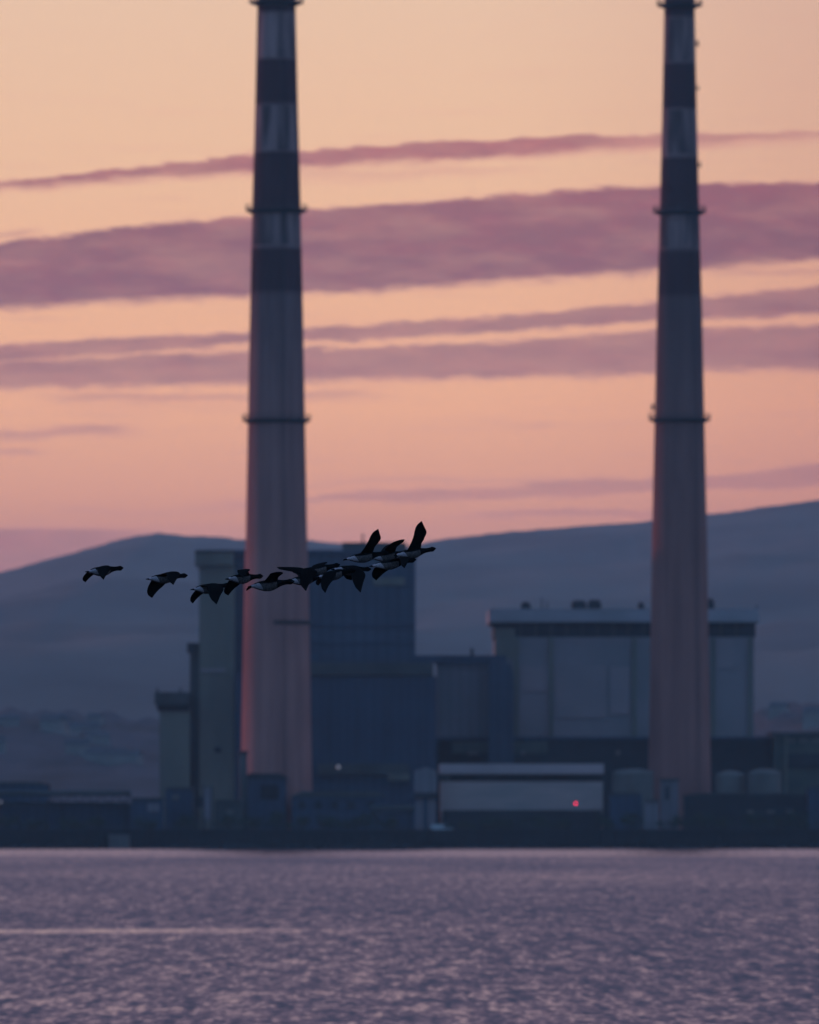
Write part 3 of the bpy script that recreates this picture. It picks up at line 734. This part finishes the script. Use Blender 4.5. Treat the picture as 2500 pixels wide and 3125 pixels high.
s = MB(); a, c = at(332, 0, 2444), at(396, 0, 2444); s.box(a.x, c.x, 2444, 2447.65, -0.5, 3.3); s.build('block', MT['landing'], b)
s = MB(); s.box(a.x-0.2, c.x+0.2, 2443.8, 2447.6, 3.3, 3.5); s.build('cap', MT['landing'], b)
# shore fence
b = empty('quay_fence', (0, 2453, GZ), 'thin dark railing fence along the top of the quay', 'fence')
s = MB(); s2 = MB()
for i in range(140):
    x = -115+i*1.66; s.tube((x,2453,GZ),(x,2453,GZ+2.0),0.05,4)
s2.box(-115,116,2452.97,2453.03,GZ+1.9,GZ+2.0); s2.box(-115,116,2452.97,2453.03,GZ+1.0,GZ+1.08)
po = s.build('post_row', MT['galv'], b); tag(po, kind='stuff'); s2.build('rail', MT['galv'], b)

# rock armour at the foot of the quay
rr_ = random.Random(9); v = []; f = []
bm = bmesh.new(); bmesh.ops.create_icosphere(bm, subdivisions=1, radius=1.0)
iv = [q.co.copy() for q in bm.verts]; iff = [tuple(x.index for x in q.verts) for q in bm.faces]; bm.free()
for i in range(900):
    c = Vector((rr_.uniform(-130, 130), rr_.uniform(2444.2, 2447.6), rr_.uniform(-0.5, 0.5))); r_ = rr_.uniform(0.45, 1.1)
    if -76 < c.x < -67: continue
    n = len(v); v += [c+Vector((q.x*r_*rr_.uniform(.8,1.3), q.y*r_*0.8, q.z*r_*rr_.uniform(.5,1.0))) for q in iv]; f += [tuple(a+n for a in q) for q in iff]
rk = MB().add(v, f).build('rock_armour', MT['quay']); tag(rk, kind='stuff')
# shrubs and trees along the port
def make_tree(loc, h, wd, seed, label, group):
    rnd = random.Random(seed)
    t = empty('tree', loc, label, 'tree', group)
    s = MB(); L0 = Vector(loc)
    s.tube(L0, L0+Vector((0,0,h*0.55)), 0.035*h, 7, 0.015*h)
    for i in range(5):
        a = rnd.uniform(0, 2*PI); s.tube(L0+Vector((0,0,h*(0.25+0.06*i))), L0+Vector((math.cos(a)*wd*0.35, math.sin(a)*wd*0.3, h*(0.5+0.07*i))), 0.014*h, 5, 0.004*h)
    s.build('trunk', MT['trunk'], t)
    v = []; f = []
    cl = [(Vector((rnd.gauss(0,wd*0.26), rnd.gauss(0,wd*0.22), h*rnd.uniform(0.32,0.88))), rnd.uniform(0.14,0.28)*wd) for _ in range(14)]
    for c, r_ in cl:
        for _ in range(60):
            d = Vector((rnd.gauss(0,1), rnd.gauss(0,1), rnd.gauss(0,0.8))).normalized()*r_*rnd.uniform(0.4,1.1)
            p = L0+c+d; q = Vector((rnd.gauss(0,1), rnd.gauss(0,1), rnd.gauss(0,1))).normalized(); e = q.orthogonal().normalized(); sz = rnd.uniform(0.12,0.3)*max(1, h/6)
            e2 = q.cross(e); n = len(v)
            v += [p-e*sz, p+e2*sz*0.6, p+e*sz, p-e2*sz*0.6]; f.append((n,n+1,n+2,n+3))
    MB().add(v, f).build('crown', MT['leaf'], t)
tl = [(20,2459,4.2,5),(108,2461,3.4,5),(215,2460,3.0,6),(280,2458,3.6,5),(455,2458,3.4,6),(560,2459,4.0,5),(700,2458,4.4,6),(780,2460,4.0,6),(850,2461,4.8,6),(915,2459,3.8,6),(985,2461,4.4,6),(1060,2459,3.9,6),(1120,2458,4.8,6),(1190,2460,3.6,5),
      (1420,2459,3.2,6),(1490,2461,3.7,6),(1560,2459,3.0,5),(1650,2460,3.5,6),(1720,2458,3.0,6),(1850,2460,4.4,5),(1930,2459,4.6,6),(2060,2461,4.0,6),(2140,2459,4.6,6),(2210,2460,4.2,5),(2300,2461,4.4,6),(2380,2459,4.0,6),(2450,2460,4.8,6)]
for i, (px, Y, h, wd) in enumerate(tl):
    make_tree(tuple(at(px, HOR, Y).xy)+(GZ,), h, wd, i, 'low dark bushy tree among those lining the top of the quay', 'low trees along the quay')

# ------------------------------------------------------------------ geese
def gmat(name, c1, c2, sc=(60,60,60), rough=0.95):
    m = material(name, c1, rough, c2, sc); m.node_tree.nodes['Principled BSDF'].inputs['Specular IOR Level'].default_value = 0.0; return m
GM = [gmat('black plumage', (0.008,0.008,0.009), (0.005,0.005,0.006)),
      gmat('dark wing feathers', (0.011,0.010,0.011), (0.006,0.006,0.007), (25,90,90)),
      gmat('barred grey flank', (0.13,0.095,0.095), (0.06,0.045,0.045), (70,30,40)),
      gmat('white stern feathers', (0.44,0.33,0.36), (0.28,0.21,0.23))]
PROF = [(0.0,.007,.036),(0.05,.013,.048),(0.10,.024,.045),(0.16,.042,.045),(0.24,.062,.060),(0.34,.078,.074),(0.45,.084,.078),(0.54,.079,.073),(0.61,.066,.060),(0.67,.051,.046),(0.73,.041,.036),(0.80,.035,.030),(0.86,.036,.030),(0.90,.042,.032),(0.935,.038,.029),(0.96,.024,.019),(0.98,.015,.014),(1.0,.007,.009)]
def bez(p0, p1, p2, t): return p0*(1-t)**2+p1*2*t*(1-t)+p2*t*t
GK = 150.0/FPX
def goose(i, tail, bill, Y, wings, label, bow=0.0, away=1, thick=0.92):
    """tail/bill: pixels of tail tip and bill tip; wings: list of dicts side(-1 near,+1 far), tip pixel, bend, chord"""
    k_ = Y/FPX
    T, B = at(tail[0], tail[1], Y), at(bill[0], bill[1], Y)
    flat = (B-T).length; LB = max(0.66, flat*1.04)
    dyy = math.sqrt(max(LB*LB-flat*flat, 0.0))*away
    T.y -= dyy/2; B.y += dyy/2
    ax = (B-T).normalized(); lat = ax.cross(Vector((0,0,1))).normalized(); up = lat.cross(ax).normalized()   # lat points to the bird's right (towards camera)
    org = T.lerp(B, 0.42)
    def centre(t):
        z = -0.020*math.exp(-((t-0.42)/0.18)**2)+bow*math.exp(-((t-0.80)/0.12)**2)
        return T+ax*(t*LB)+up*z
    mb = MB(); n = 18; v = []; f = []
    for t, rv, rl in PROF:
        c = centre(t)
        for j in range(n):
            a = 2*PI*j/n; v.append(c+up*math.sin(a)*rv*thick+lat*math.cos(a)*rl*thick)
    m = len(PROF)
    for q in range(m-1):
        for j in range(n): f.append((q*n+j, q*n+(j+1)%n, (q+1)*n+(j+1)%n, (q+1)*n+j))
    f.append(tuple(range(n-1,-1,-1))); f.append(tuple((m-1)*n+j for j in range(n)))
    mb.add(v, f)
    for wg in wings:
        side = wg['side']; sl = lat if side < 0 else -lat
        base = centre(0.62)+up*0.028+sl*0.024
        tip = at(wg['tip'][0], wg['tip'][1], Y); 
        d = Vector((tip.x-base.x, 0, tip.z-base.z)); S = wg.get('span', 0.56); chd = wg.get('chord', 0.20)*(1.02 if wg['side'] > 0 else 0.93)
        depth = math.sqrt(max(S*S-d.length_squared, 0.0016))
        tip = base+d+Vector((0, -depth if side < 0 else depth, 0))+ax*chd*0.12
        bendv = up*wg.get('lift', 0.08)*(1.0 if side < 0 else 0.45)+ax*wg.get('fwd', 0.05)
        mid = base.lerp(tip, 0.45)+bendv
        ctrl = mid*2-(base+tip)*0.5
        R = 15; vs = []; fs = []
        for q in range(R+1):
            s_ = q/R; le = bez(base, ctrl, tip, s_)
            tan = (bez(base, ctrl, tip, min(1, s_+0.03))-bez(base, ctrl, tip, max(0, s_-0.03))).normalized()
            # chord points backwards, perpendicular to the span
            cd = (-ax-tan*(-ax).dot(tan)*(0.25+0.6*s_))
            cd = (cd+sl*wg.get('twist', 0.0)+up*wg.get('ctw', 0.0)).normalized()
            e_ = max(0.0, (s_-0.55)/0.45); wr = 0.16*math.exp(-((s_-0.56)/0.16)**2)-0.10*math.exp(-((s_-0.24)/0.12)**2)
            ch = chd*((1.05-0.36*s_+wr)*(1-e_**3.0)**0.65+0.04); le = le+cd*chd*(0.14*e_**2-wr)
            nrm = cd.cross(tan).normalized()
            th = 0.013*(1-s_)+0.006
            for (cc, hh) in ((0.0,0.0),(0.08,1.0),(0.35,1.0),(0.7,0.7),(1.0,0.45),(1.0,-0.45),(0.7,-0.5),(0.35,-0.7),(0.08,-0.8)):
                camb = 0.05*ch*math.sin(PI*cc)
                vs.append(le+cd*ch*cc+nrm*(hh*th)*(1 if side < 0 else 1)+up*camb)
        w_ = 9
        for q in range(R):
            for j in range(w_): fs.append((q*w_+j, q*w_+(j+1)%w_, (q+1)*w_+(j+1)%w_, (q+1)*w_+j))
        fs.append(tuple(range(w_-1,-1,-1))); fs.append(tuple(R*w_+j for j in range(w_)))
        mb.add(vs, fs)
    me0 = bpy.data.meshes.new('tmp'); me0.from_pydata([tuple(p-org) for p in mb.v], [], mb.f)
    bm = bmesh.new(); bm.from_mesh(me0); 
    # recalc each shell outwards
    bmesh.ops.recalc_face_normals(bm, faces=bm.faces); bm.to_mesh(me0); bm.free()
    tmp = bpy.data.objects.new('tmp', me0); C.objects.link(tmp)
    rm = tmp.modifiers.new('r', 'REMESH'); rm.mode = 'VOXEL'; rm.voxel_size = 0.0048; rm.use_smooth_shade = True
    sm = tmp.modifiers.new('s', 'SMOOTH'); sm.factor = 0.5; sm.iterations = 3
    dg = bpy.context.evaluated_depsgraph_get(); me = bpy.data.meshes.new_from_object(tmp.evaluated_get(dg))
    bpy.data.objects.remove(tmp); bpy.data.meshes.remove(me0)
    me.name = 'goose'
    me.materials.clear()
    for g in GM: me.materials.append(g)
    T0 = T-org
    for p in me.polygons:
        p.use_smooth = True
        c = Vector(p.center); t = (c-T0).dot(ax)/LB
        cen = centre(min(max(t,0),1))-org; dr = c-cen; dr -= ax*dr.dot(ax)
        rv = interp([(a, b_) for a, b_, _ in PROF], t)*thick; rl = interp([(a, b_) for a, _, b_ in PROF], t)*thick
        e = math.sqrt((dr.dot(up)/rv)**2+(dr.dot(lat)/rl)**2) if 0 <= t <= 1 else 9
        h = dr.dot(up)/rv
        if e > 1.22: idx = 1
        elif t > 0.60: idx = 0
        elif t < 0.055: idx = 0
        elif t < 0.26+0.05*(-h): idx = (3 if h < 0.75 and h > -0.75+1.2*max(0,0.2-t) else (1 if h > 0 else 2)) if t > 0.12 else 3
        elif h > 0.45: idx = 1
        else: idx = 2
        p.material_index = idx
    o = bpy.data.objects.new('goose', me); C.objects.link(o); o.location = org
    tag(o, label, 'goose', 'geese flying in a line')
    return o
D, U = -1, 1
goose(1, (263,1746), (376,1732), 150, [dict(side=-1,tip=(321,1774),lift=.08,fwd=.04,chord=.20), dict(side=1,tip=(259,1774),lift=.10,fwd=-.02,chord=.19)],
      'last goose of the line at far left, both wings down, alone over the hill')
goose(2, (447,1768), (573,1755), 150, [dict(side=-1,tip=(533,1789),lift=.09,fwd=.08,chord=.22,span=.5), dict(side=1,tip=(463,1824),lift=.08,fwd=0.0,chord=.24)],
      'second goose from the left, rear wing hanging long and front wing short')
goose(3, (584,1800), (702,1784), 150, [dict(side=-1,tip=(665,1849),lift=.09,fwd=.08,chord=.27), dict(side=1,tip=(587,1840),lift=.10,fwd=0.0,chord=.19)],
      'third goose from the left, low in the line with broad front wing pointing down')
goose(4, (690,1768), (803,1757), 149.3, [dict(side=-1,tip=(745,1768),lift=.10,fwd=.03,chord=.20), dict(side=1,tip=(696,1815),lift=.08,fwd=0.0,chord=.24)],
      'fourth goose, its lowered wing covering the beak of the bird behind')
goose(5, (758,1791), (899,1773), 149.6, [dict(side=-1,tip=(850,1750),lift=.05,fwd=.05,chord=.22,span=.5), dict(side=1,tip=(751,1802),lift=.10,fwd=-.02,chord=.10)],
      'fifth goose, pale bellied, crossing the left chimney with raised front wing', thick=1.05)
goose(6, (872,1776), (1003,1756), 150.6, [dict(side=-1,tip=(844,1729),lift=.03,fwd=.10,chord=.15), dict(side=1,tip=(900,1740),lift=.05,fwd=.03,chord=.18)],
      'goose with narrow wing swept up and back over the chimney edge')
goose(7, (921,1749), (1038,1722), 149.5, [dict(side=-1,tip=(936,1808),lift=.08,fwd=-.02,chord=.26), dict(side=1,tip=(985,1722),lift=.08,fwd=.03,chord=.2)],
      'goose right of the left chimney with white stern and one wing straight down')
goose(8, (966,1763), (1088,1737), 149.2, [dict(side=-1,tip=(995,1814),lift=.08,fwd=0.0,chord=.20), dict(side=1,tip=(971,1785),lift=.10,fwd=-.02,chord=.16)],
      'lower goose mid-cluster showing two pointed lowered wings and white stern')
goose(9, (1012,1738), (1133,1736), 150.4, [dict(side=-1,tip=(1103,1812),lift=.09,fwd=.06,chord=.25), dict(side=1,tip=(1074,1767),lift=.10,fwd=.0,chord=.20)],
      'all dark goose mid-cluster with the longest wing hanging straight down')
goose(10, (1050,1708), (1188,1685), 149.4, [dict(side=-1,tip=(1156,1616),lift=.02,fwd=.05,chord=.20), dict(side=1,tip=(1047,1709),lift=.04,fwd=.02,chord=.12)],
      'goose with one wing raised steeply, just behind the leading three')
goose(11, (1128,1729), (1271,1707), 149.0, [dict(side=-1,tip=(1236,1738),lift=.08,fwd=.10,chord=.16), dict(side=1,tip=(1149,1771),lift=.10,fwd=.02,chord=.26)],
      'lowest of the front geese, head under the leader and both wings lowered')
goose(12, (1128,1706), (1250,1683), 150.8, [dict(side=-1,tip=(1237,1650),lift=.06,fwd=.03,chord=.22), dict(side=1,tip=(1210,1655),lift=.05,fwd=.0,chord=.2)],
      'goose tucked behind the leader, dark wing spread level towards its tail')
goose(13, (1203,1696), (1331,1673), 149.6, [dict(side=-1,tip=(1288,1591),lift=.02,fwd=.05,chord=.21), dict(side=1,tip=(1284,1606),lift=.0,fwd=.04,chord=.15)],
      'leading goose at the right front with wing raised high', bow=-0.004)

# ------------------------------------------------------------------ haze
HZ = mesh_obj('haze', *(lambda s: (s.v, s.f))(MB().box(-9500, 9500, -700, 14000, -1.5, 560)), None)
hm = bpy.data.materials.new('haze'); hm.use_nodes = True; t = hm.node_tree; t.nodes.clear()
pv = t.nodes.new('ShaderNodeVolumePrincipled'); pv.inputs['Color'].default_value = (0.52,0.80,0.98,1); pv.inputs['Density'].default_value = 3.9e-5
pv.inputs['Anisotropy'].default_value = 0.0
o_ = t.nodes.new('ShaderNodeOutputMaterial'); t.links.new(pv.outputs[0], o_.inputs['Volume'])
HZ.data.materials.append(hm); tag(HZ, kind='stuff')
